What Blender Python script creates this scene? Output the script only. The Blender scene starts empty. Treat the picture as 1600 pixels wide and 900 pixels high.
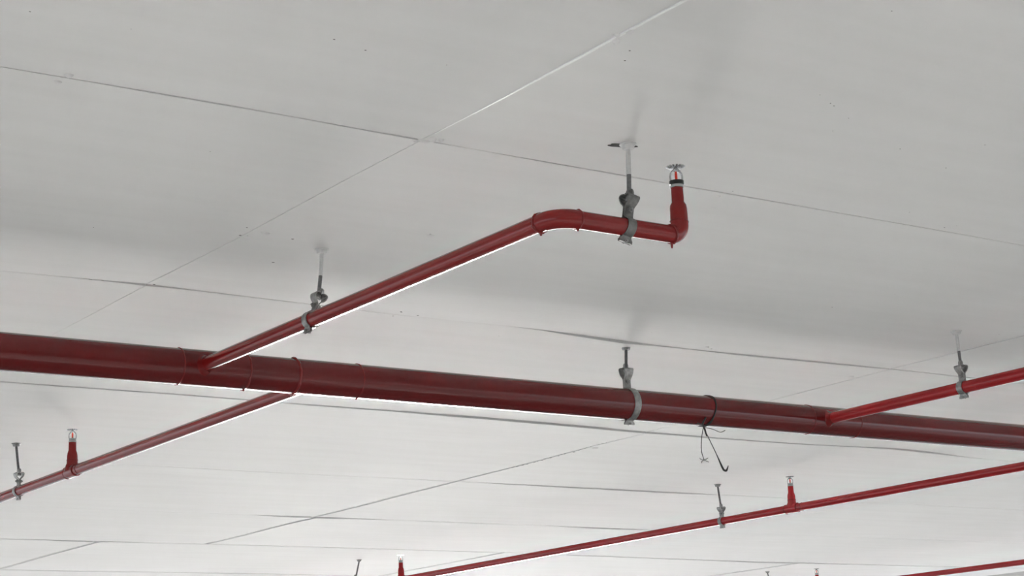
import bpy, bmesh, math, random
from mathutils import Vector, Matrix, Quaternion, noise

random.seed(7)
scene = bpy.context.scene
COL = scene.collection

# ------------------------------------------------------------------ camera
# metres; X runs along the big main pipe, Y along the branch pipes, Z up.
CEIL = 2.600          # underside of the ceiling panels
AXIS = CEIL - 0.167   # height of all pipe axes
cam_d = bpy.data.cameras.new('camera')
cam = bpy.data.objects.new('camera', cam_d)
COL.objects.link(cam)
cam_d.sensor_fit = 'HORIZONTAL'
cam_d.sensor_width = 36.0
cam_d.lens = 64.796
cam_d.clip_start = 0.05
cam_d.clip_end = 200
R_ = Vector((0.81513, -0.57748, -0.04571))
U_ = Vector((-0.10215, -0.22096, 0.96992))
F_ = Vector((0.57020, 0.78594, 0.23910))
m = Matrix((R_, U_, -F_)).transposed().to_4x4()
m.translation = Vector((0, 0, 1.5))
cam.matrix_world = m
scene.camera = cam

# ------------------------------------------------------------------ world, sun, exposure
w = bpy.data.worlds.new('world')
scene.world = w
w.use_nodes = True
bg = w.node_tree.nodes['Background']
bg.inputs['Color'].default_value = (0.86, 0.93, 1.0, 1)
bg.inputs['Strength'].default_value = 2.0
sun_d = bpy.data.lights.new('sun', 'SUN')
sun_d.energy = 14.5
sun_d.angle = math.radians(1.5)
sun_d.color = (1.0, 0.985, 0.965)
sun = bpy.data.objects.new('sun', sun_d)
COL.objects.link(sun)
SUN_EL = math.radians(16.5)
sun_from = Vector((0.530 * math.cos(SUN_EL), 0.848 * math.cos(SUN_EL), math.sin(SUN_EL)))
sun.rotation_euler = sun_from.to_track_quat('Z', 'Y').to_euler()
sun.location = (8, 20, 8)
vs = scene.view_settings
vs.view_transform = 'Standard'
vs.look = 'None'
vs.gamma = 1.0
vs.use_curve_mapping = False
vs.exposure = -0.02
scene.cycles.blur_glossy = 0.0              # keep the sun's sheen off the floor coating, which lights the ceiling
scene.cycles.sample_clamp_indirect = 100.0
# unseen strip lights added as fill, behind the camera and along the left
FILL_LIGHTS = [(x_, y_, 0.0, 80.0) for x_ in (-4.2, -1.4, 1.4, 4.2, 7.0, 9.8) for y_ in (-0.8, -3.2)]
FILL_LIGHTS += [(-2.6, y_, math.pi / 2, 80.0) for y_ in (2.2, 5.0, 7.8, 10.6, 13.4)]  # left row added to fill that side and streak the branch pipes
for lx, ly, lr, le in FILL_LIGHTS:
    ld = bpy.data.lights.new('fill_light', 'AREA')
    ld.shape = 'RECTANGLE'
    ld.size, ld.size_y = 1.4, 0.16
    ld.energy = le
    ld.color = (1.0, 0.98, 0.95)
    lo = bpy.data.objects.new('fill_light', ld)
    lo.location = (lx, ly, 2.5)
    lo.rotation_euler = (0, 0, lr)
    COL.objects.link(lo)

# ------------------------------------------------------------------ materials
def new_mat(name):
    mt = bpy.data.materials.new(name)
    mt.use_nodes = True
    nt = mt.node_tree
    return mt, nt, nt.nodes['Principled BSDF']

def noise_node(nt, scale, detail=4.0, rough=0.5, vec=None, mapscale=None):
    tc = nt.nodes.new('ShaderNodeTexCoord')
    src = tc.outputs['Object']
    if mapscale:
        mp = nt.nodes.new('ShaderNodeMapping')
        mp.inputs['Scale'].default_value = mapscale
        nt.links.new(src, mp.inputs['Vector'])
        src = mp.outputs['Vector']
    n = nt.nodes.new('ShaderNodeTexNoise')
    n.inputs['Scale'].default_value = scale
    n.inputs['Detail'].default_value = detail
    n.inputs['Roughness'].default_value = rough
    nt.links.new(src, n.inputs['Vector'])
    return n

def ramp(nt, fac, stops):
    r = nt.nodes.new('ShaderNodeValToRGB')
    els = r.color_ramp.elements
    while len(els) < len(stops):
        els.new(0.5)
    for e, (p, c) in zip(els, stops):
        e.position = p
        e.color = (c[0], c[1], c[2], 1)
    nt.links.new(fac, r.inputs['Fac'])
    return r

def bump(nt, bsdf, height, strength, dist):
    b = nt.nodes.new('ShaderNodeBump')
    b.inputs['Strength'].default_value = strength
    b.inputs['Distance'].default_value = dist
    nt.links.new(height, b.inputs['Height'])
    nt.links.new(b.outputs['Normal'], bsdf.inputs['Normal'])

def simple(name, col, rough, metal=0.0, var=0.12, scale=60.0, bstr=0.15, bdist=0.0005, coat=0.0):
    mt, nt, b = new_mat(name)
    n = noise_node(nt, scale)
    lo = [c * (1 - var) for c in col]
    hi = [min(1, c * (1 + var)) for c in col]
    r = ramp(nt, n.outputs['Fac'], [(0.3, lo), (0.7, hi)])
    nt.links.new(r.outputs['Color'], b.inputs['Base Color'])
    b.inputs['Roughness'].default_value = rough
    b.inputs['Metallic'].default_value = metal
    b.inputs['Coat Weight'].default_value = coat
    b.inputs['Coat Roughness'].default_value = 0.15
    bump(nt, b, n.outputs['Fac'], bstr, bdist)
    return mt

def red_paint(name, col, rough=0.20):
    mt, nt, b = new_mat(name)
    n = noise_node(nt, 9.0, 6.0, 0.6)
    r = ramp(nt, n.outputs['Fac'], [(0.25, [c * 0.86 for c in col]), (0.75, [c * 1.1 for c in col])])
    nt.links.new(r.outputs['Color'], b.inputs['Base Color'])
    b.inputs['Roughness'].default_value = rough
    b.inputs['IOR'].default_value = 1.5
    n2 = noise_node(nt, 130.0, 3.0, 0.55)
    bump(nt, b, n2.outputs['Fac'], 0.10, 0.0006)
    return mt

M = {}
M['red'] = red_paint('red_pipe_paint', (0.25, 0.010, 0.010))
M['dark_red'] = red_paint('dark_red_pipe', (0.150, 0.008, 0.009), 0.15)  # deeper red base colour, main pipe only
M['bright'] = red_paint('bright_red_pipe', (0.40, 0.013, 0.017))  # stronger red base colour for the right-hand branches
M['red_weld'] = red_paint('red_weld_paint', (0.22, 0.010, 0.010), 0.2)
M['galv_dark'] = simple('weathered_steel', (0.20, 0.20, 0.195), 0.45, 0.6, 0.25, 90)
M['galv_mid'] = simple('grey_zinc_steel', (0.34, 0.34, 0.33), 0.42, 0.7, 0.25, 90)
M['galv'] = simple('galvanised_steel', (0.50, 0.50, 0.48), 0.42, 0.75, 0.25, 90)
M['rod'] = simple('threaded_steel', (0.20, 0.20, 0.20), 0.45, 0.8, 0.2, 200)
M['whitepaint'] = simple('white_overspray_paint', (0.66, 0.66, 0.645), 0.5, 0.0, 0.08, 120)
M['freshwhite'] = simple('fresh_white_paint', (0.90, 0.90, 0.89), 0.5, 0.0, 0.03, 120)
M['bolt'] = simple('dull_bolt_steel', (0.32, 0.32, 0.315), 0.45, 0.8, 0.2, 150)
M['chrome'] = simple('chrome_plating', (0.50, 0.50, 0.50), 0.18, 1.0, 0.05, 60)
M['dark'] = simple('black_plastic', (0.012, 0.016, 0.014), 0.4, 0.0, 0.3, 150)
M['wire'] = simple('black_wire', (0.02, 0.019, 0.018), 0.55, 0.0, 0.3, 200)
M['speck'] = simple('dark_grime', (0.10, 0.10, 0.095), 0.8, 0.0, 0.5, 300)
M['cavity'] = simple('hole_shade', (0.035, 0.033, 0.03), 0.9, 0.0, 0.4, 120)  # near-black in place of the shade inside the hole

mt, nt, b = new_mat('red_glass_bulb')
b.inputs['Base Color'].default_value = (0.85, 0.06, 0.03, 1)
b.inputs['Roughness'].default_value = 0.08
nn = noise_node(nt, 40.0)
rr = ramp(nt, nn.outputs['Fac'], [(0.3, (0.80, 0.05, 0.025)), (0.7, (0.9, 0.08, 0.04))])
nt.links.new(rr.outputs['Color'], b.inputs['Base Color'])
M['bulb'] = mt

# painted ceiling: faint stains, board grain, tiny pits
def ceiling_mat():
    mt, nt, b = new_mat('white_ceiling_paint')
    geo = nt.nodes.new('ShaderNodeNewGeometry')
    def nz(scale, detail, ms=(1, 1, 1)):
        mp = nt.nodes.new('ShaderNodeMapping')
        mp.inputs['Scale'].default_value = ms
        nt.links.new(geo.outputs['Position'], mp.inputs['Vector'])
        n = nt.nodes.new('ShaderNodeTexNoise')
        n.inputs['Scale'].default_value = scale
        n.inputs['Detail'].default_value = detail
        nt.links.new(mp.outputs['Vector'], n.inputs['Vector'])
        return n
    big = nz(1.3, 3.0)
    grain = nz(7.0, 5.0, (0.25, 2.2, 1))
    r1 = ramp(nt, big.outputs['Fac'], [(0.3, (0.775, 0.775, 0.765)), (0.7, (0.81, 0.81, 0.80))])
    r2 = ramp(nt, grain.outputs['Fac'], [(0.25, (0.955, 0.955, 0.95)), (0.7, (1, 1, 1))])
    mx = nt.nodes.new('ShaderNodeMix')
    mx.data_type = 'RGBA'
    mx.blend_type = 'MULTIPLY'
    mx.inputs[0].default_value = 1.0
    nt.links.new(r1.outputs['Color'], mx.inputs[6])
    nt.links.new(r2.outputs['Color'], mx.inputs[7])
    nt.links.new(mx.outputs[2], b.inputs['Base Color'])
    b.inputs['Roughness'].default_value = 0.75
    b.inputs['Specular IOR Level'].default_value = 0.25
    bump(nt, b, grain.outputs['Fac'], 0.12, 0.004)
    return mt
M['ceiling'] = ceiling_mat()
M['joint'] = simple('joint_filler', (0.60, 0.60, 0.585), 0.8, 0.0, 0.12, 25)
M['slab'] = simple('concrete_slab', (0.36, 0.355, 0.34), 0.85, 0.0, 0.12, 6)
M['wall'] = simple('dark_concrete_wall', (0.16, 0.16, 0.155), 0.85, 0.0, 0.15, 4)

mt, nt, b = new_mat('glossy_floor_coating')
nn = noise_node(nt, 1.5, 5.0)
rr = ramp(nt, nn.outputs['Fac'], [(0.3, (0.19, 0.19, 0.187)), (0.7, (0.215, 0.215, 0.212))])
nt.links.new(rr.outputs['Color'], b.inputs['Base Color'])
b.inputs['Roughness'].default_value = 0.26
b.inputs['IOR'].default_value = 1.8
M['floor'] = mt

# ------------------------------------------------------------------ mesh helpers
def add_obj(name, verts, faces, mat, parent=None, sharp=35, loc=None):
    me = bpy.data.meshes.new(name)
    me.from_pydata([tuple(v) for v in verts], [], faces)
    me.validate()
    bm = bmesh.new()
    bm.from_mesh(me)
    bmesh.ops.recalc_face_normals(bm, faces=bm.faces)
    bm.to_mesh(me)
    bm.free()
    me.polygons.foreach_set('use_smooth', [True] * len(me.polygons))
    me.set_sharp_from_angle(angle=math.radians(sharp))
    me.materials.append(M[mat])
    o = bpy.data.objects.new(name, me)
    COL.objects.link(o)
    if parent:
        o.parent = parent
    if loc is not None:
        o.location = loc
    return o

def tag(o, label=None, cat=None, group=None, kind=None):
    if label: o['label'] = label
    if cat: o['category'] = cat
    if group: o['group'] = group
    if kind: o['kind'] = kind
    return o

def thing(name, loc, label, cat, group=None):
    e = bpy.data.objects.new(name, None)
    e.empty_display_size = 0.05
    e.location = loc
    COL.objects.link(e)
    return tag(e, label, cat, group)

class MB:
    def __init__(self):
        self.v, self.f = [], []
    def add(self, verts, faces):
        n = len(self.v)
        self.v += [Vector(v) for v in verts]
        self.f += [[i + n for i in f] for f in faces]
    def build(self, name, mat, parent=None, sharp=35, loc=None):
        return add_obj(name, self.v, self.f, mat, parent, sharp, loc)

def box(mb, c, s, rot=None):
    vs_ = []
    for x in (-.5, .5):
        for y in (-.5, .5):
            for z in (-.5, .5):
                p = Vector((x * s[0], y * s[1], z * s[2]))
                if rot: p = rot @ p
                vs_.append(Vector(c) + p)
    mb.add(vs_, [[0, 1, 3, 2], [4, 6, 7, 5], [0, 4, 5, 1], [2, 3, 7, 6], [0, 2, 6, 4], [1, 5, 7, 3]])

def tube(mb, path, rad, seg=24, cap=True, wob=None):
    """swept circle along a path with its own radius at each point"""
    path = [Vector(p) for p in path]
    n = len(path)
    if not isinstance(rad, (list, tuple)):
        rad = [rad] * n
    t = []
    for i in range(n):
        a = path[max(i - 1, 0)]
        c = path[min(i + 1, n - 1)]
        d = (c - a)
        t.append(d.normalized() if d.length > 1e-9 else (t[-1] if t else Vector((0, 0, 1))))
    up = Vector((0, 0, 1)) if abs(t[0].z) < 0.9 else Vector((1, 0, 0))
    nrm = (up - t[0] * up.dot(t[0])).normalized()
    vs_, fs = [], []
    for i in range(n):
        if i:
            q = t[i - 1].rotation_difference(t[i])
            nrm = (q @ nrm)
            nrm = (nrm - t[i] * nrm.dot(t[i])).normalized()
        bi = t[i].cross(nrm)
        for k in range(seg):
            a = 2 * math.pi * k / seg
            r = rad[i] * (1 + (wob(i, k) if wob else 0))
            vs_.append(path[i] + nrm * (math.cos(a) * r) + bi * (math.sin(a) * r))
    for i in range(n - 1):
        for k in range(seg):
            a, b2 = i * seg + k, i * seg + (k + 1) % seg
            fs.append([a, b2, b2 + seg, a + seg])
    if cap:
        fs.append(list(range(seg))[::-1])
        fs.append([(n - 1) * seg + k for k in range(seg)])
    mb.add(vs_, fs)

def lathe(mb, prof, seg=24, c=(0, 0, 0), ngon=None):
    """revolve (radius, z) pairs about z"""
    s = ngon or seg
    vs_, fs = [], []
    for r, z in prof:
        for k in range(s):
            a = 2 * math.pi * (k + .5) / s
            vs_.append(Vector(c) + Vector((r * math.cos(a), r * math.sin(a), z)))
    for i in range(len(prof) - 1):
        for k in range(s):
            a, b2 = i * s + k, i * s + (k + 1) % s
            fs.append([a, b2, b2 + s, a + s])
    fs.append(list(range(s))[::-1])
    fs.append([(len(prof) - 1) * s + k for k in range(s)])
    mb.add(vs_, fs)

def torus_ring(mb, c, axis, R, r, seg=40, rs=8, lump=0.0, seed=0, flat=1.0):
    """lumpy ring (a weld bead) of radius R about an axis"""
    axis = Vector(axis).normalized()
    up = Vector((0, 0, 1)) if abs(axis.z) < .9 else Vector((1, 0, 0))
    n = (up - axis * up.dot(axis)).normalized()
    bi = axis.cross(n)
    vs_, fs = [], []
    for i in range(seg):
        a = 2 * math.pi * i / seg
        d = n * math.cos(a) + bi * math.sin(a)
        l = 1 + lump * noise.noise(Vector((math.cos(a) * 4 + seed, math.sin(a) * 4, seed * 1.7)))
        wv = lump * 0.8 * r * noise.noise(Vector((math.cos(a) * 3, math.sin(a) * 3 + seed, 9)))
        for k in range(rs):
            b2 = 2 * math.pi * k / rs
            vs_.append(Vector(c) + d * (R + math.cos(b2) * r * l) + axis * (math.sin(b2) * r * flat * l + wv))
    for i in range(seg):
        for k in range(rs):
            i2, k2 = (i + 1) % seg, (k + 1) % rs
            fs.append([i * rs + k, i * rs + k2, i2 * rs + k2, i2 * rs + k])
    mb.add(vs_, fs)

def strap(mb, prof, width, th, ax_u, ax_w, ax_a, c, taper=None):
    """flat metal strip: centre line of (u, w) points, thickness th, extruded along ax_a"""
    pts = [Vector((u, w_)) for u, w_ in prof]
    n = len(pts)
    L, Rr = [], []
    for i in range(n):
        d = (pts[min(i + 1, n - 1)] - pts[max(i - 1, 0)]).normalized()
        nn_ = Vector((-d.y, d.x)) * th * .5
        L.append(pts[i] + nn_)
        Rr.append(pts[i] - nn_)
    vs_, fs = [], []
    for i in range(n):
        hw = width * .5 * (taper[i] if taper else 1)
        for q in (L[i], Rr[i]):
            for s in (-hw, hw):
                vs_.append(Vector(c) + ax_u * q.x + ax_w * q.y + ax_a * s)
    for i in range(n - 1):
        a, b2 = i * 4, i * 4 + 4
        fs += [[a, a + 1, b2 + 1, b2], [a + 2, b2 + 2, b2 + 3, a + 3], [a, b2, b2 + 2, a + 2], [a + 1, a + 3, b2 + 3, b2 + 1]]
    fs += [[0, 2, 3, 1], [(n - 1) * 4, (n - 1) * 4 + 1, (n - 1) * 4 + 3, (n - 1) * 4 + 2]]
    mb.add(vs_, fs)

def interp(tab, x):
    if x <= tab[0][0]: return tab[0][1:]
    for a, b2 in zip(tab, tab[1:]):
        if x <= b2[0]:
            t = (x - a[0]) / (b2[0] - a[0])
            return [p + (q - p) * t for p, q in zip(a[1:], b2[1:])]
    return tab[-1][1:]

# ------------------------------------------------------------------ setting
def slab(name, x0, x1, y0, y1, z0, z1, mat):
    mb = MB()
    box(mb, ((x0 + x1) / 2, (y0 + y1) / 2, (z0 + z1) / 2), (x1 - x0, y1 - y0, z1 - z0))
    return tag(mb.build(name, mat), kind='structure')

slab('floor', -14, 40, -9, 60, -0.2, 0.0, 'floor')
slab('wall_back', -14, 13.2, -9.2, -9.0, 0.0, CEIL + 0.3, 'wall')
ceil = slab('ceiling', -14, 13.2, -9.0, 17.0, CEIL + 0.012, CEIL + 0.3, 'slab')

# joints: (position along the joint, centre of the joint, width of the open gap), metres
YJ = [
    [(-9, .25, .0016), (20, .25, .0016)],
    [(-9, 1.496, .0016), (20, 1.496, .0016)],
    [(0.9, 2.747, .0010), (1.15, 2.744, .0014), (1.3, 2.743, .0026), (1.5, 2.741, .0018), (1.7, 2.743, .0022), (1.79, 2.742, .003),
     (1.83, 2.742, .0006), (1.95, 2.744, .0009), (2.05, 2.744, .0019), (2.5, 2.744, .0021), (3.0, 2.743, .0014), (3.5, 2.744, .0011), (20, 2.744, .0015)],
    [(1.4, 3.985, .0006), (1.66, 3.972, .0012), (1.72, 3.967, .0030), (1.795, 3.962, .0052), (1.85, 3.964, .0022), (2.0, 3.968, .0018), (2.45, 3.984, .0012),
     (2.6, 3.984, .0005), (2.95, 3.972, .0006), (3.1, 3.982, .0060), (3.3, 3.999, .0085), (3.45, 4.003, .0020), (3.6, 4.004, .0022), (3.75, 4.002, .0052), (4.2, 3.990, .0045),
     (4.34, 3.984, .0028), (4.45, 3.98, .0016), (4.7, 3.978, .0038), (5.0, 3.975, .0018), (20, 3.975, .0015)],
    [(1.8, 5.198, .0036), (2.6, 5.192, .0034), (3.2, 5.187, .0046), (3.6, 5.188, .0085), (4.1, 5.215, .0085), (4.33, 5.238, .0075), (4.7, 5.247, .0048), (5.2, 5.243, .0035), (5.5, 5.20, .0040),
     (5.7, 5.185, .0080), (5.95, 5.213, .0070), (6.2, 5.265, .0018), (6.6, 5.28, .0010), (20, 5.24, .001)],
    [(1.8, 6.555, .0006), (3.5, 6.56, .0016), (4.5, 6.555, .0014), (4.9, 6.55, .0052), (5.6, 6.548, .0058), (5.9, 6.55, .0016), (20, 6.55, .0016)],
    [(2.0, 7.80, .0004), (4.1, 7.80, .0012), (4.3, 7.80, .0080), (4.5, 7.80, .0085), (4.8, 7.81, .0012), (5.9, 7.82, .0016), (6.1, 7.82, .0080), (6.4, 7.83, .0060), (6.7, 7.83, .001), (20, 7.85, .002)],
    [(2.0, 8.967, .0026), (3.6, 8.967, .0032), (3.75, 8.967, .0080), (3.9, 8.97, .0030), (4.4, 8.97, .0020), (6.5, 9.02, .0030), (8.1, 9.15, .0045), (8.6, 9.19, .0070), (9.8, 9.19, .0045), (20, 9.2, .003)],
    [(-9, 10.42, .003), (20, 10.42, .003)],
    [(-9, 11.66, .003), (20, 11.66, .003)],
    [(-9, 12.90, .003), (20, 12.90, .003)],
]
XC = [-3.37, -0.785, 1.80, 4.385, 6.97, 9.555, 12.14]
XJ_DEFAULT = [(-9, 0.0, .0018), (20, 0.0, .0018)]
XJ = {
    2: [(0, .0, .0010), (2.6, .0, .0010), (2.75, -.004, .0022), (3.3, .0, .0024), (3.6, .002, .0022), (3.97, -.004, .0018), (4.3, .002, .0016), (5, .0, .002), (20, 0, .002)],
    3: [(0, .0, .004), (3.0, -.02, .0075), (3.7, -.02, .0085), (3.98, -.02, .0040), (4.4, -.01, .0045), (5.0, .0, .0040), (5.3, .01, .0070), (5.9, .02, .010), (6.2, .02, .020), (7.2, .028, .030), (7.8, .03, .026), (9.0, .03, .028), (20, .03, .028)],
}
def x_joint(ci, y):
    c, wd = interp(XJ.get(ci, XJ_DEFAULT), y)
    base = XC[ci]
    if y > 8.98:                       # the far bay is set out half a step over
        base -= 0.585
        c, wd = 0.0, .032
    return base + c, wd

def wave(x, y):
    return 0.0028 * noise.noise(Vector((x * 0.8, y * 1.5, 3.1))) + 0.0007 * noise.noise(Vector((x * 2.6, y * 4.0, 7.7)))

NX, NY = 24, 8
for ri in range(len(YJ) - 1):
    for ci in range(len(XC) - 1):
        vs_, fs = [], []
        ymid = (YJ[ri][0][1] + YJ[ri + 1][0][1]) / 2
        for j in range(NY + 1):
            for i in range(NX + 1):
                s, t = i / NX, j / NY
                ya = YJ[ri][0][1] * (1 - t) + YJ[ri + 1][0][1] * t
                yq = min(max(ya, YJ[ri][0][1] + .01), YJ[ri + 1][0][1] - .01)
                if ri >= 7: yq = max(yq, 9.0)
                xa, wa = x_joint(ci, yq)
                xb, wb = x_joint(ci + 1, yq)
                x = (xa + wa / 2) * (1 - s) + (xb - wb / 2) * s
                y0, w0 = interp(YJ[ri], x)
                y1, w1 = interp(YJ[ri + 1], x)
                y = (y0 + w0 * .75) * (1 - t) + (y1 - w1 * .75) * t
                # the near edge of a board hangs a little below its neighbour
                lip = max(0.0, w0 - .0006) * 0.62 * max(0.0, 1 - t * NY / 3.2) ** 1.5
                vs_.append((x, y, CEIL + wave(x, y) - lip))
        n = len(vs_)
        vs_ += [(v[0], v[1], CEIL + 0.0115) for v in vs_]
        W_ = NX + 1
        for j in range(NY):
            for i in range(NX):
                a = j * W_ + i
                fs.append([a, a + W_, a + W_ + 1, a + 1])
        rim = [i for i in range(W_)] + [j * W_ + NX for j in range(1, NY + 1)] + [NY * W_ + i for i in range(NX - 1, -1, -1)] + [j * W_ for j in range(NY - 1, 0, -1)]
        for k in range(len(rim)):
            a, b2 = rim[k], rim[(k + 1) % len(rim)]
            fs.append([a, b2, b2 + n, a + n])
        fs.append([r + n for r in rim][::-1])
        # drop the unused inner upper vertices
        used = sorted({i for f in fs for i in f})
        mp = {o: k for k, o in enumerate(used)}
        add_obj('ceiling_panel', [vs_[i] for i in used], [[mp[i] for i in f] for f in fs], 'ceiling', ceil)

def czz(x, y):
    return CEIL + wave(x, y)

# filler bands in the two wide joints
def filler(pts, jc, depth):
    mb = MB()
    n = len(pts)
    vs_, fs = [], []
    for x, y in pts:
        for s in (-1, 1):
            vs_.append((x + s * (x_joint(jc, y)[1] / 2 - .0008), y, czz(x, y) + depth))
        for s in (-1, 1):
            vs_.append((x + s * (x_joint(jc, y)[1] / 2 - .0008), y, CEIL + 0.0119))
    for i in range(n - 1):
        a, b2 = i * 4, i * 4 + 4
        fs += [[a, b2, b2 + 1, a + 1], [a + 2, a + 3, b2 + 3, b2 + 2], [a, a + 2, b2 + 2, b2], [a + 1, b2 + 1, b2 + 3, a + 3]]
    fs += [[0, 1, 3, 2], [(n - 1) * 4, (n - 1) * 4 + 2, (n - 1) * 4 + 3, (n - 1) * 4 + 1]]
    mb.add(vs_, fs)
    return mb.build('joint_filler', 'joint', ceil)
filler([(4.385 + interp(XJ[3], 5.3 + k * .18)[0], 5.3 + k * .18) for k in range(21)], 3, .0022)
for ci in range(2, 7):
    filler([(XC[ci] - .585, 9.05 + k * .3) for k in range(13)], ci, .0022)

# bright raised paint fin along the near joint
mb = MB()
N = 60
vs_, fs = [], []
for k in range(N + 1):
    y = 1.45 + (2.70 - 1.45) * k / N
    fade = min(1.0, (2.72 - y) / 0.45)
    hw = (0.0042 + 0.0008 * noise.noise(Vector((y * 14, 0, 0)))) * (0.25 + 0.75 * fade)
    hgt = (0.0021 + 0.0004 * noise.noise(Vector((y * 22, 4, 0)))) * fade + 0.0002
    xx = 1.80 + 0.0012 * noise.noise(Vector((y * 9, 2, 2)))
    z = czz(xx, y)
    vs_ += [(xx - hw, y, z + .001), (xx - hw, y, z - hgt), (xx + hw, y, z - .0004), (xx + hw, y, z + .001)]
for k in range(N):
    a, b2 = k * 4, k * 4 + 4
    for q in range(4):
        q2 = (q + 1) % 4
        fs.append([a + q, a + q2, b2 + q2, b2 + q])
fs += [[0, 1, 2, 3], [N * 4 + 3, N * 4 + 2, N * 4 + 1, N * 4]]
mb.add(vs_, fs)
mb.build('paint_fin', 'freshwhite', ceil, 60)

def lump(mb, x, y, rx, ry, h, seed, hang=0.0006):
    z = czz(x, y) + hang
    rings, seg = 3, 10
    vs_, fs = [], []
    for i in range(rings):
        f = (1.0, 0.75, 0.35)[i]
        zz = z - h * (0.0, 0.6, 0.97)[i]
        for k in range(seg):
            a = 2 * math.pi * k / seg
            q = 1 + 0.45 * noise.noise(Vector((math.cos(a) * 1.5 + seed * 3.3, math.sin(a) * 1.5, seed)))
            vs_.append((x + rx * f * q * math.cos(a), y + ry * f * q * math.sin(a), zz))
    for i in range(rings - 1):
        for k in range(seg):
            k2 = (k + 1) % seg
            fs.append([i * seg + k, i * seg + k2, (i + 1) * seg + k2, (i + 1) * seg + k])
    fs.append([(rings - 1) * seg + k for k in range(seg)])
    mb.add(vs_, fs)

mb = MB()
for i, (x, y, rx, ry, h) in enumerate([
        (1.100, 2.731, .007, .006, .004), (1.803, 2.745, .012, .006, .004), (1.814, 2.730, .008, .006, .005), (1.828, 2.722, .005, .004, .005), (1.790, 2.752, .006, .004, .003),
        (1.794, 2.151, .006, .005, .004), (1.808, 2.172, .006, .006, .005), (1.786, 2.156, .005, .005, .003), (1.803, 2.13, .005, .010, .004), (1.814, 3.477, .010, .006, .003),
        (1.83, 3.43, .008, .006, .0025), (2.172, 3.292, .011, .006, .003), (2.555, 2.766, .006, .005, .003), (2.608, 2.84, .010, .006, .002), (1.793, 3.992, .010, .007, .003),
        (4.432, 5.607, .014, .012, .004), (3.57, 3.96, .006, .006, .003), (4.33, 4.122, .012, .008, .003), (1.096, 2.767, .007, .005, .003), (1.842, 3.435, .006, .006, .003)]):
    lump(mb, x, y, rx * 1.15, ry * 1.15, h * 1.4, i + 1)
tag(mb.build('plaster_lumps', 'ceiling', ceil, 60), kind='stuff')

mb = MB()
SP = [(0.947, 2.505, 2), (1.106, 2.496, 1), (1.403, 2.384, 2), (1.471, 2.401, 2.2), (1.624, 2.394, 1.2), (1.483, 2.986, 3), (1.822, 2.882, 2.4), (1.781, 3.414, 2), (1.796, 3.474, 3), (1.812, 3.472, 3),
      (1.913, 3.452, 3), (1.971, 3.65, 4.5), (2.168, 3.287, 3), (1.878, 2.236, 2.2), (1.857, 2.197, 2.4), (2.119, 1.858, 1.6), (2.297, 2.2, 1), (2.346, 2.223, 1.4), (2.362, 2.23, 1.6),
      (2.437, 2.267, 1.2), (2.464, 2.335, 1), (2.666, 2.352, 1.2), (2.802, 2.254, 1.2), (2.849, 2.397, 1.5), (2.562, 2.727, 1.6), (2.649, 2.804, 1.6), (3.207, 2.721, 2.2), (3.204, 2.77, 2.2), (2.51, 3.955, 3.2),
      (2.505, 3.949, 3), (2.569, 3.968, 4), (2.513, 4.001, 3), (1.707, 4.095, 5), (1.813, 3.984, 4), (1.814, 3.955, 4), (4.217, 4.247, 7), (3.60, 3.975, 3), (3.236, 4.001, 2.5), (3.547, 3.423, 2), (2.913, 4.087, 2),
      (1.801, 2.148, 2.2), (1.816, 2.185, 2), (1.788, 2.760, 3), (1.815, 2.757, 2.4), (4.41, 5.52, 7), (1.66, 3.974, 5), (1.69, 3.974, 5)]
for i, (x, y, r) in enumerate(SP):
    lump(mb, x, y, r * .0011, r * .0009, 0.0006, i + 31, 0.0002)
rs = random.Random(5)
for i in range(22):                               # the crumbled row of pits along the far joint
    y = 5.42 + i * .034 + rs.uniform(-.01, .01)
    x = 4.395 + interp(XJ[3], y)[0] - .005 + rs.uniform(-.008, .008)
    lump(mb, x, y, rs.uniform(.002, .007), rs.uniform(.004, .012), .0006, i + 90, 0.0002)
for i in range(46):
    x, y = rs.uniform(1.0, 6.5), rs.uniform(1.7, 8.5)
    lump(mb, x, y, rs.uniform(.0006, .0014), rs.uniform(.0006, .0014), .0005, i + 150, 0.0002)
tag(mb.build('ceiling_specks', 'speck', ceil, 60), kind='stuff')

# ------------------------------------------------------------------ pipes
RM, RB = 0.0452, 0.0172
MY = 4.073                                   # main pipe's y
def arc(c, a, b2, n=10):
    """quarter bend from direction a to b2 about corner c with radius r baked into a,b2"""
    out = []
    for i in range(n + 1):
        t = i / n * math.pi / 2
        out.append(Vector(c) + Vector(a) * (1 - math.sin(t)) + Vector(b2) * (1 - math.cos(t)))
    return out

def bead(parent, c, axis, R, r, seed, drip=0.0, lum=0.55):
    mb = MB()
    torus_ring(mb, c, axis, R, r, 56, 8, lum, seed, 1.1)
    if drip:
        cc = Vector(c) + Vector((0, 0, -R - r * .2))
        tube(mb, [cc + Vector((0, 0, r)), cc + Vector((0, 0, -drip * .4)), cc + Vector((0, 0, -drip * .85)), cc + Vector((0, 0, -drip))], [r * 1.3, r * 1.2, r * .8, r * .25], 8)
    return mb.build('weld_bead', 'red_weld', parent, 70)

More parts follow.
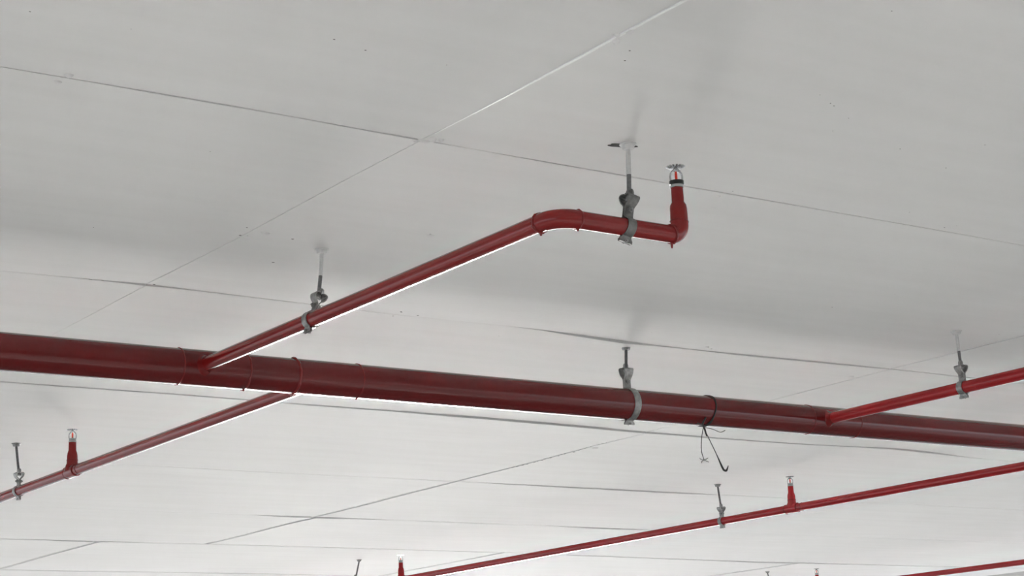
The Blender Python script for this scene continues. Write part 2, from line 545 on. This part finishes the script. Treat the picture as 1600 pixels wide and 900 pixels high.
mp = thing('main_pipe', (0, MY, AXIS), 'thick red main pipe running across the picture under the white ceiling', 'pipe')
welds = [1.93, 2.11, 2.25, 2.437, 4.06, 4.262, 5.585, 5.77]
cuts = [-3.0] + welds + [13.1]
for i in range(len(cuts) - 1):
    a, b2 = cuts[i], cuts[i + 1]
    fit = i in (1, 3, 5, 7)
    n = max(2, int((b2 - a) / 0.25))
    mb = MB()
    tube(mb, [(a + (b2 - a) * k / n, 0, 0) for k in range(n + 1)], RM + (0.0004 if fit else 0), 64)
    mb.build('tee_fitting' if fit else 'pipe_section', 'dark_red', mp)
for i, x in enumerate(welds):
    bead(mp, (x, 0, 0), (1, 0, 0), RM, [.0017, .0026, .0034, .0020, .0014, .0019, .002, .002][i], i + 1, [.002, .004, .004, .003, 0, 0, 0, 0][i], 0.75)

def stub(parent, x, y, s):
    """flared welded outlet where a branch leaves the main; s = side (-1 near, +1 far)"""
    mb = MB()
    pts, rr_ = [], []
    for k in range(11):
        t = k / 10
        pts.append((0, y + s * (RM - 0.012 + 0.030 * t), 0))
        rr_.append(RB + 0.0007 + 0.0115 * (1 - t) ** 2.2)
    tube(mb, pts, rr_, 36, True, lambda i, k: 0.03 * noise.noise(Vector((k * .6, i * .5, x))))
    return mb.build('welded_outlet', 'red_weld', parent, 70)

def straight(parent, a, b2, r, name='pipe_section', seg=40, step=.12, mat='red'):
    a, b2 = Vector(a), Vector(b2)
    n = max(2, int((b2 - a).length / step))
    mb = MB()
    tube(mb, [a.lerp(b2, k / n) for k in range(n + 1)], r, seg)
    return mb.build(name, mat, parent)

# near branch with the two elbows
B1X, LEGY, RISX = 1.983, 2.584, 2.281
br = thing('branch_pipe', (B1X, 0, AXIS), 'red branch pipe with two elbows rising to the nearest sprinkler', 'pipe', 'red branch pipes')
stub(br, 0, MY, -1)
straight(br, (0, MY - RM - .004, 0), (0, LEGY + .044, 0), RB)
e1 = MB()
r_ = .044
pts = [(0, LEGY + r_ + .006, 0)] + [tuple(p) for p in arc((0, LEGY, 0), (0, r_, 0), (r_, 0, 0), 12)] + [(r_ + .004, LEGY, 0)]
tube(e1, pts, RB + .0012, 40)
el = e1.build('elbow_fitting', 'red', br)
b_ = bead(el, (0, LEGY + r_ + .006, 0), (0, 1, 0), RB + .001, .0026, 21, .006)
b_ = bead(el, (r_ + .004, LEGY, 0), (1, 0, 0), RB + .001, .0020, 22, .004)
dx = RISX - B1X
r2 = .022
straight(br, (r_ + .004, LEGY, 0), (dx - r2 + .001, LEGY, 0), RB)
e2 = MB()
pts = [(dx - r2 - .002, LEGY, 0)] + [tuple(p) for p in arc((dx, LEGY, 0), (-r2, 0, 0), (0, 0, r2), 10)] + [(0 + dx, LEGY, z) for z in (.030, .040, .054, .0605, .064, .067)]
rad = [RB + .0004] * 12 + [RB + .0002, RB, RB - .0004, RB - .0012, RB - .0032, .0125]
tube(e2, pts, rad, 40)
el2 = e2.build('elbow_fitting', 'red', br)
bead(el2, (dx - r2 - .001, LEGY, 0), (1, -0.0, .25), RB + .0008, .0022, 23, .010)
bead(el2, (dx, LEGY, .028), (.1, 0, 1), RB + .0002, .0012, 24)
mb = MB()
tube(mb, [(dx, LEGY, z) for z in (.060, .075, .096, .099)], [.0122, .0122, .0118, .0112], 32)
mb.build('nipple', 'red', br)

# the straight branches, with a tee and a riser under each sprinkler
def tee_riser(parent, y, top, slope_dz=0.0, mat='red'):
    mb = MB()
    n = 8
    tube(mb, [(0, y - .034 + .068 * k / n, slope_dz) for k in range(n + 1)], [RB + .0026] + [RB + .0030] * (n - 1) + [RB + .0026], 36)
    tube(mb, [(0, y, slope_dz + z) for z in (.0, .020, .026, .036)], [RB + .009, RB + .004, RB + .0012, RB + .0008], 32, True)
    tee = mb.build('tee_fitting', mat, parent)
    for s, q in ((-1, .0022), (1, .0026)):
        bead(tee, (0, y + s * .036, slope_dz), (0, 1, 0), RB + .0012, q, y + s)
    bead(tee, (0, y - .062, slope_dz), (0, 1, 0), RB, .0012, y + 3)
    bead(tee, (0, y, slope_dz + .037), (0, 0, 1), RB + .0006, .0012, y + 5)
    mb = MB()
    tube(mb, [(0, y, slope_dz + z) for z in (.030, .050, .060, .070, top - .003, top)], [RB + .0004, RB + .0002, RB - .0012, .0128, .0122, .0114], 32)
    mb.build('nipple', mat, parent)

def branch(x, y0, y1, label, risers=(), near=False, mat='red'):
    e = thing('branch_pipe', (x, 0, AXIS), label, 'pipe', 'red branch pipes')
    s = -1 if near else 1
    stub(e, x, MY, s)
    a = MY + s * (RM + .004)
    straight(e, (0, a, 0), (0, y1, 0), RB, 'pipe_section', 40, .3, mat)
    for y in risers:
        tee_riser(e, y, .099, 0.0, mat)
    return e
B2X, B3X, B4X, B5X = 2.345, 4.120, 5.672, 9.215
branch(B2X, MY, 13.5, 'red branch pipe leaving the far side of the main pipe, at lower left', (5.748,))
branch(B3X, MY, 0.6, 'bright red branch pipe joining the main pipe near the right edge', (), True, 'bright')
branch(B4X, MY, 13.5, 'long thin red pipe slanting up to the right edge below the main pipe', (5.818, 9.03), False, 'bright')
branch(B5X, MY, 13.5, 'most distant red pipe, just entering the bottom right corner', (9.265,), False, 'bright')

# ------------------------------------------------------------------ sprinkler heads
def sprinkler(x, y, z, rot, label, collar=False, parts=True):
    e = thing('sprinkler_head', (x, y, z), label, 'sprinkler', 'upright sprinkler heads')
    e.rotation_euler = (0, 0, rot)
    mb = MB()
    lathe(mb, [(.0105, -.004), (.0128, -.002), (.0128, .003), (.0110, .0045)], 28)
    mb.build('threaded_base', 'chrome', e)
    mb = MB()
    if collar:
        lathe(mb, [(.0118, .0040), (.0142, .0046), (.0142, .0112), (.0118, .0118)], 28)
        mb.build('black_collar', 'dark', e)
    else:
        lathe(mb, [(.0120, .0038), (.0130, .0045), (.0130, .0100), (.0115, .0108)], 6, ngon=6)
        mb.build('hex_boss', 'bolt', e)
    fr = MB()
    for s in (-1, 1):
        pts = [(s * .0100, 0, .009), (s * .0116, 0, .0145), (s * .0118, 0, .0205), (s * .0105, 0, .0265), (s * .0070, 0, .0315), (s * .0028, 0, .0345)]
        tube(fr, pts, [.0021, .0020, .0019, .0019, .0020, .0022], 10)
    lathe(fr, [(.0032, .0305), (.0046, .0325), (.0046, .0365), (.0036, .0385)], 16)
    lathe(fr, [(.0046, .0105), (.0040, .0128), (.0026, .0140)], 16)
    fr.build('frame_arms', 'chrome', e)
    mb = MB()
    lathe(mb, [(.0012, .0132), (.0024, .0145), (.0026, .0180), (.0026, .0262), (.0022, .0292), (.0010, .0308)], 16)
    mb.build('glass_bulb', 'bulb', e)
    # toothed deflector plate
    mb = MB()
    T = 16
    vs_, fs = [], []
    ring = []
    for k in range(T):
        for (f, r) in ((-.32, .0186), (.32, .0186), (.36, .0105), (.64, .0105)):
            a = 2 * math.pi * (k + f) / T
            ring.append((r * math.cos(a), r * math.sin(a), .0012 if r > .012 else 0))
    nR = len(ring)
    vs_ = [(p_[0], p_[1], .0386 + p_[2]) for p_ in ring] + [(p_[0], p_[1], .0398 + p_[2]) for p_ in ring] + [(0, 0, .0384), (0, 0, .0400)]
    for k in range(nR):
        k2 = (k + 1) % nR
        fs += [[k, k2, nR + k2, nR + k], [2 * nR, k2, k], [2 * nR + 1, nR + k, nR + k2]]
    mb.add(vs_, fs)
    lathe(mb, [(.0030, .0395), (.0030, .0415), (.0016, .0420)], 12)
    mb.build('deflector', 'chrome', e, 25)
    return e

ST = AXIS + .0985
sprinkler(RISX, LEGY, ST, math.radians(-32), 'nearest and largest sprinkler head, chrome with red bulb and black collar', True)
sprinkler(B2X, 5.748, ST, math.radians(-25), 'sprinkler head on the lower left branch pipe')
sprinkler(B4X, 5.818, ST, math.radians(-35), 'sprinkler head standing midway on the long thin pipe at lower right')
sprinkler(B4X, 9.03, ST, math.radians(-30), 'tiny distant sprinkler head at the bottom edge, left of centre')
sprinkler(B5X, 9.265, ST, math.radians(-30), 'faintest sprinkler head, its tip just above the bottom edge at right')

# ------------------------------------------------------------------ pipe hangers
def hanger(anchor, clampx, clampy, axis, Rp, label, lean=(0.0, 0.0), white=0.5, big=False, rod_r=.0046, steel='galv'):
    """threaded rod from a ceiling socket down to a two-piece band clamp round a pipe.
    axis 'X'/'Y' = pipe direction, lean = sideways run of the clamp per unit of height"""
    ax, ay = anchor
    zc = czz(ax, ay)
    e = thing('pipe_hanger', (ax, ay, zc), label, 'pipe hanger', 'pipe hangers')
    off = Vector((clampx - ax, clampy - ay, AXIS - zc))      # clamp centre in local coordinates
    a_ = Vector((1, 0, 0)) if axis == 'X' else Vector((0, 1, 0))
    w2 = Vector((lean[0], lean[1], 1)).normalized()
    u_ = w2.cross(a_).normalized()
    a2 = u_.cross(w2)
    R = Rp + .0020
    H = .064 if not big else .106              # top of the clamp above the pipe axis
    bw = .0225 if not big else .026
    top = off + w2 * H
    # socket at the ceiling
    mb = MB()
    lathe(mb, [(.0165, .0006), (.0165, -.0022), (.0125, -.0035), (.0118, -.0090), (.0100, -.0110)], 24)
    mb.build('ceiling_socket', 'whitepaint' if white > .2 else 'bolt', e)
    # rod: white overspray above, bare thread below
    start = Vector((0, 0, -.006))
    mid = start.lerp(top, white)
    end = top + w2 * -.010
    if white > 0.05:
        mb = MB()
        tube(mb, [start, start.lerp(mid, .5), mid], rod_r * 1.04, 16)
        mb.build('painted_rod', 'whitepaint', e)
    mb = MB()
    d = (end - mid)
    n = max(10, int(d.length / .0012))
    tube(mb, [mid + d * (k / n) for k in range(n + 1)], [rod_r * (1.0 if k % 2 else .90) for k in range(n + 1)], 14)
    mb.build('threaded_rod', 'rod', e)
    # lock nut on top of the clamp
    mb = MB()
    lathe(mb, [(.0070, .0), (.0076, .001), (.0076, .0085), (.0060, .0135), (.0052, .014)], 6, ngon=6)
    nut = mb.build('lock_nut', steel, e)
    nut.location = top + w2 * .0005
    nut.rotation_euler = Vector((0, 0, 1)).rotation_difference(w2).to_euler()
    mb = MB()
    lathe(mb, [(.0068, -.0105), (.0072, -.0100), (.0072, -.0025), (.0068, -.002)], 6, ngon=6)
    nut = mb.build('rod_nut', 'bolt', e)
    nut.location = top
    nut.rotation_euler = Vector((0, 0, 1)).rotation_difference(w2).to_euler()
    # two half bands
    bolt_w = R + (.0150 if not big else .020)
    half = []
    for s in (1, -1):
        eye = H - (bolt_w + .007)
        prof = [(.0022, H), (.0080, H + .0004), (.0128, H - .0006), (.0146, H - .004), (.0140, H - eye * .42), (.0105, H - eye * .70), (.0048, H - eye * .92),
                (.0024, bolt_w + .005), (.0022, bolt_w), (.0022, R + .004)]
        a0 = math.acos(min(.99, .0040 / R))
        for k in range(17):
            a = a0 - (2 * a0) * k / 16
            prof.append((R * math.cos(a), R * math.sin(a)))
        prof += [(.0026, -R - .004), (.0022, -R - .007), (.0022, -R - .0125)]
        n = len(prof)
        tap = [1.22, 1.25, 1.25, 1.22, 1.10, 1.0, .95] + [.95] * 3 + [.88] * 17 + [1.1, 1.32, 1.32]
        mb = MB()
        strap(mb, [(s * p_, q_) for p_, q_ in prof], bw, .0021, u_, w2, a2, off, tap)
        band = mb.build('clamp_band', steel, e, 30)
        half.append(band)
    # bolts through the tabs
    for wv, nm in ((bolt_w, 'clamp_bolt'), (-R - .0095, 'closing_bolt')):
        mb = MB()
        c = off + w2 * wv
        k = 1.0 if nm == 'clamp_bolt' else .62
        for (u0, u1, rr_, ng) in ((-.0135, .0125, .0030, 12), (.0032, .0090, .0060, 6), (-.0092, -.0032, .0060, 6)):
            path = [c + u_ * (u0 * k), c + u_ * (u1 * k)]
            tube(mb, path, rr_ * k, ng)
        mb.build(nm, 'bolt', e, 25)
    return e

hanger((2.013, 3.499), 1.983, 3.499, 'Y', RB, 'hanger holding the near branch pipe above the left half of the main pipe', lean=(0.38, 0.0), white=.56, steel='galv_mid')
hanger((2.161, 2.580), 2.148, 2.584, 'X', RB, 'hanger beside the nearest sprinkler, fixed through chipped plaster', lean=(0.20, 0.0), white=.56, steel='galv_dark')
hanger((3.338, 4.052), 3.350, MY, 'X', RM, 'hanger with a wide pale band around the thick main pipe', white=0.0, big=True, steel='galv_mid')
hanger((4.116, 3.489), B3X, 3.489, 'Y', RB, 'hanger on the bright red branch pipe by the right edge', white=.55, steel='galv_mid')
hanger((2.333, 6.228), B2X, 6.228, 'Y', RB, 'hanger at the left edge beside a sprinkler riser', white=0.0, steel='galv_mid')
hanger((5.660, 6.276), B4X, 6.276, 'Y', RB, 'hanger on the long thin pipe, left of its middle sprinkler', white=0.0, steel='galv_mid')
hanger((5.70, 9.54), B4X, 9.54, 'Y', RB, 'distant hanger rod at the bottom edge beside a tiny sprinkler', white=0.0, steel='galv_mid')
hanger((9.19, 9.73), B5X, 9.73, 'Y', RB, 'faintest hanger rod tip at the bottom edge, right of centre', white=0.0, steel='galv_mid')

# hole in the plaster round one hanger socket, its shade put in the colour
mb = MB()
seg = 26
cx, cy = 2.158, 2.592
vs_ = []
for zz in (0.0004, -0.0008):
    for k in range(seg):
        a = 2 * math.pi * k / seg
        q = 1 + .38 * noise.noise(Vector((math.cos(a) * 2.2, math.sin(a) * 2.2, 5.5)))
        px_, py_ = 0.029 * q * math.cos(a), .011 * q * math.sin(a)
        ca, sa = math.cos(-.35), math.sin(-.35)
        X_, Y_ = cx + px_ * ca - py_ * sa, cy + px_ * sa + py_ * ca
        vs_.append((X_, Y_, czz(X_, Y_) + zz))
mb.add(vs_, [[k, (k + 1) % seg, seg + (k + 1) % seg, seg + k] for k in range(seg)] + [list(range(seg)), list(range(seg, 2 * seg))])
mb.build('dark_chip_patch', 'cavity', ceil)

# ------------------------------------------------------------------ wire tied round the main pipe
WX = 3.652
wt = thing('tie_wire', (WX, MY, AXIS - RM), 'black wire twisted around the main pipe with loose ends dangling', 'wire')
mb = MB()
for q, (o1, o2, rr_) in enumerate([(0.0, .004, .0016), (.004, -.005, .0013), (-.004, .001, .0013)]):
    pts = []
    for k in range(49):
        a = 2 * math.pi * k / 48
        s = .5 - .5 * math.cos(a)                  # 0 at the bottom, 1 on top
        pts.append((o1 * (1 - s) + o2 * s + (-.022 + .006 * q) * (1 - s) ** 2 + .002 * math.sin(a * 3 + q), (RM + .0016) * -math.sin(a), RM - (RM + .0016) * math.cos(a)))
    tube(mb, pts, rr_, 8)
mb.build('wire_loop', 'wire', wt, 60)
def strand(pts, rad, name='wire_end'):
    pts = [Vector(p) for p in pts]
    out = []
    n = 8
    P = [pts[0]] + pts + [pts[-1]]
    for i in range(1, len(P) - 2):
        for k in range(n):
            t = k / n
            p0, p1, p2, p3 = P[i - 1], P[i], P[i + 1], P[i + 2]
            out.append(0.5 * ((2 * p1) + (-p0 + p2) * t + (2 * p0 - 5 * p1 + 4 * p2 - p3) * t * t + (-p0 + 3 * p1 - 3 * p2 + p3) * t ** 3))
    out.append(pts[-1])
    m_ = len(out)
    if isinstance(rad, (list, tuple)):
        rl = [interp([(i / (len(rad) - 1), r) for i, r in enumerate(rad)], k / (m_ - 1))[0] for k in range(m_)]
    else:
        rl = rad
    mb = MB()
    tube(mb, out, rl, 7)
    return mb.build(name, 'wire', wt, 60)
def wl(x, z, dy=0.0):           # world x, height above eye level -> local point just in front of the pipe's underside
    return (x - WX, -.036 + dy, z + 1.5 - (AXIS - RM))
strand([wl(3.612, .905, -.002), wl(3.600, .886), wl(3.604, .868, -.003), wl(3.612, .850)], [.0022, .0032, .003, .002], 'wire_knot')
strand([wl(3.602, .884), wl(3.588, .884, -.004), wl(3.574, .886, -.006)], .0016)
strand([wl(3.604, .876), wl(3.640, .873, .004), wl(3.672, .866, .006), wl(3.694, .873, .008)], [.0012, .0010, .0010, .0012])
strand([wl(3.600, .872), wl(3.594, .838, .004), wl(3.593, .805, .006), wl(3.599, .778, .004)], .0010)
strand([wl(3.604, .872), wl(3.622, .832, -.004), wl(3.640, .796, -.006), wl(3.657, .762, -.006), wl(3.664, .751, -.006)], [.0012, .0011, .0012, .0030, .0030])
strand([wl(3.662, .752, -.006), wl(3.672, .749, -.008), wl(3.680, .764, -.010)], [.0030, .0034, .0008])
for dx_, dz_ in ((-.018, .004), (-.012, -.010), (.016, -.006), (.014, .006)):
    strand([wl(3.599, .779, .004), wl(3.599 + dx_ * .6, .779 + dz_ * .4, .006), wl(3.599 + dx_, .779 + dz_, .002)], .0008, 'frayed_end')
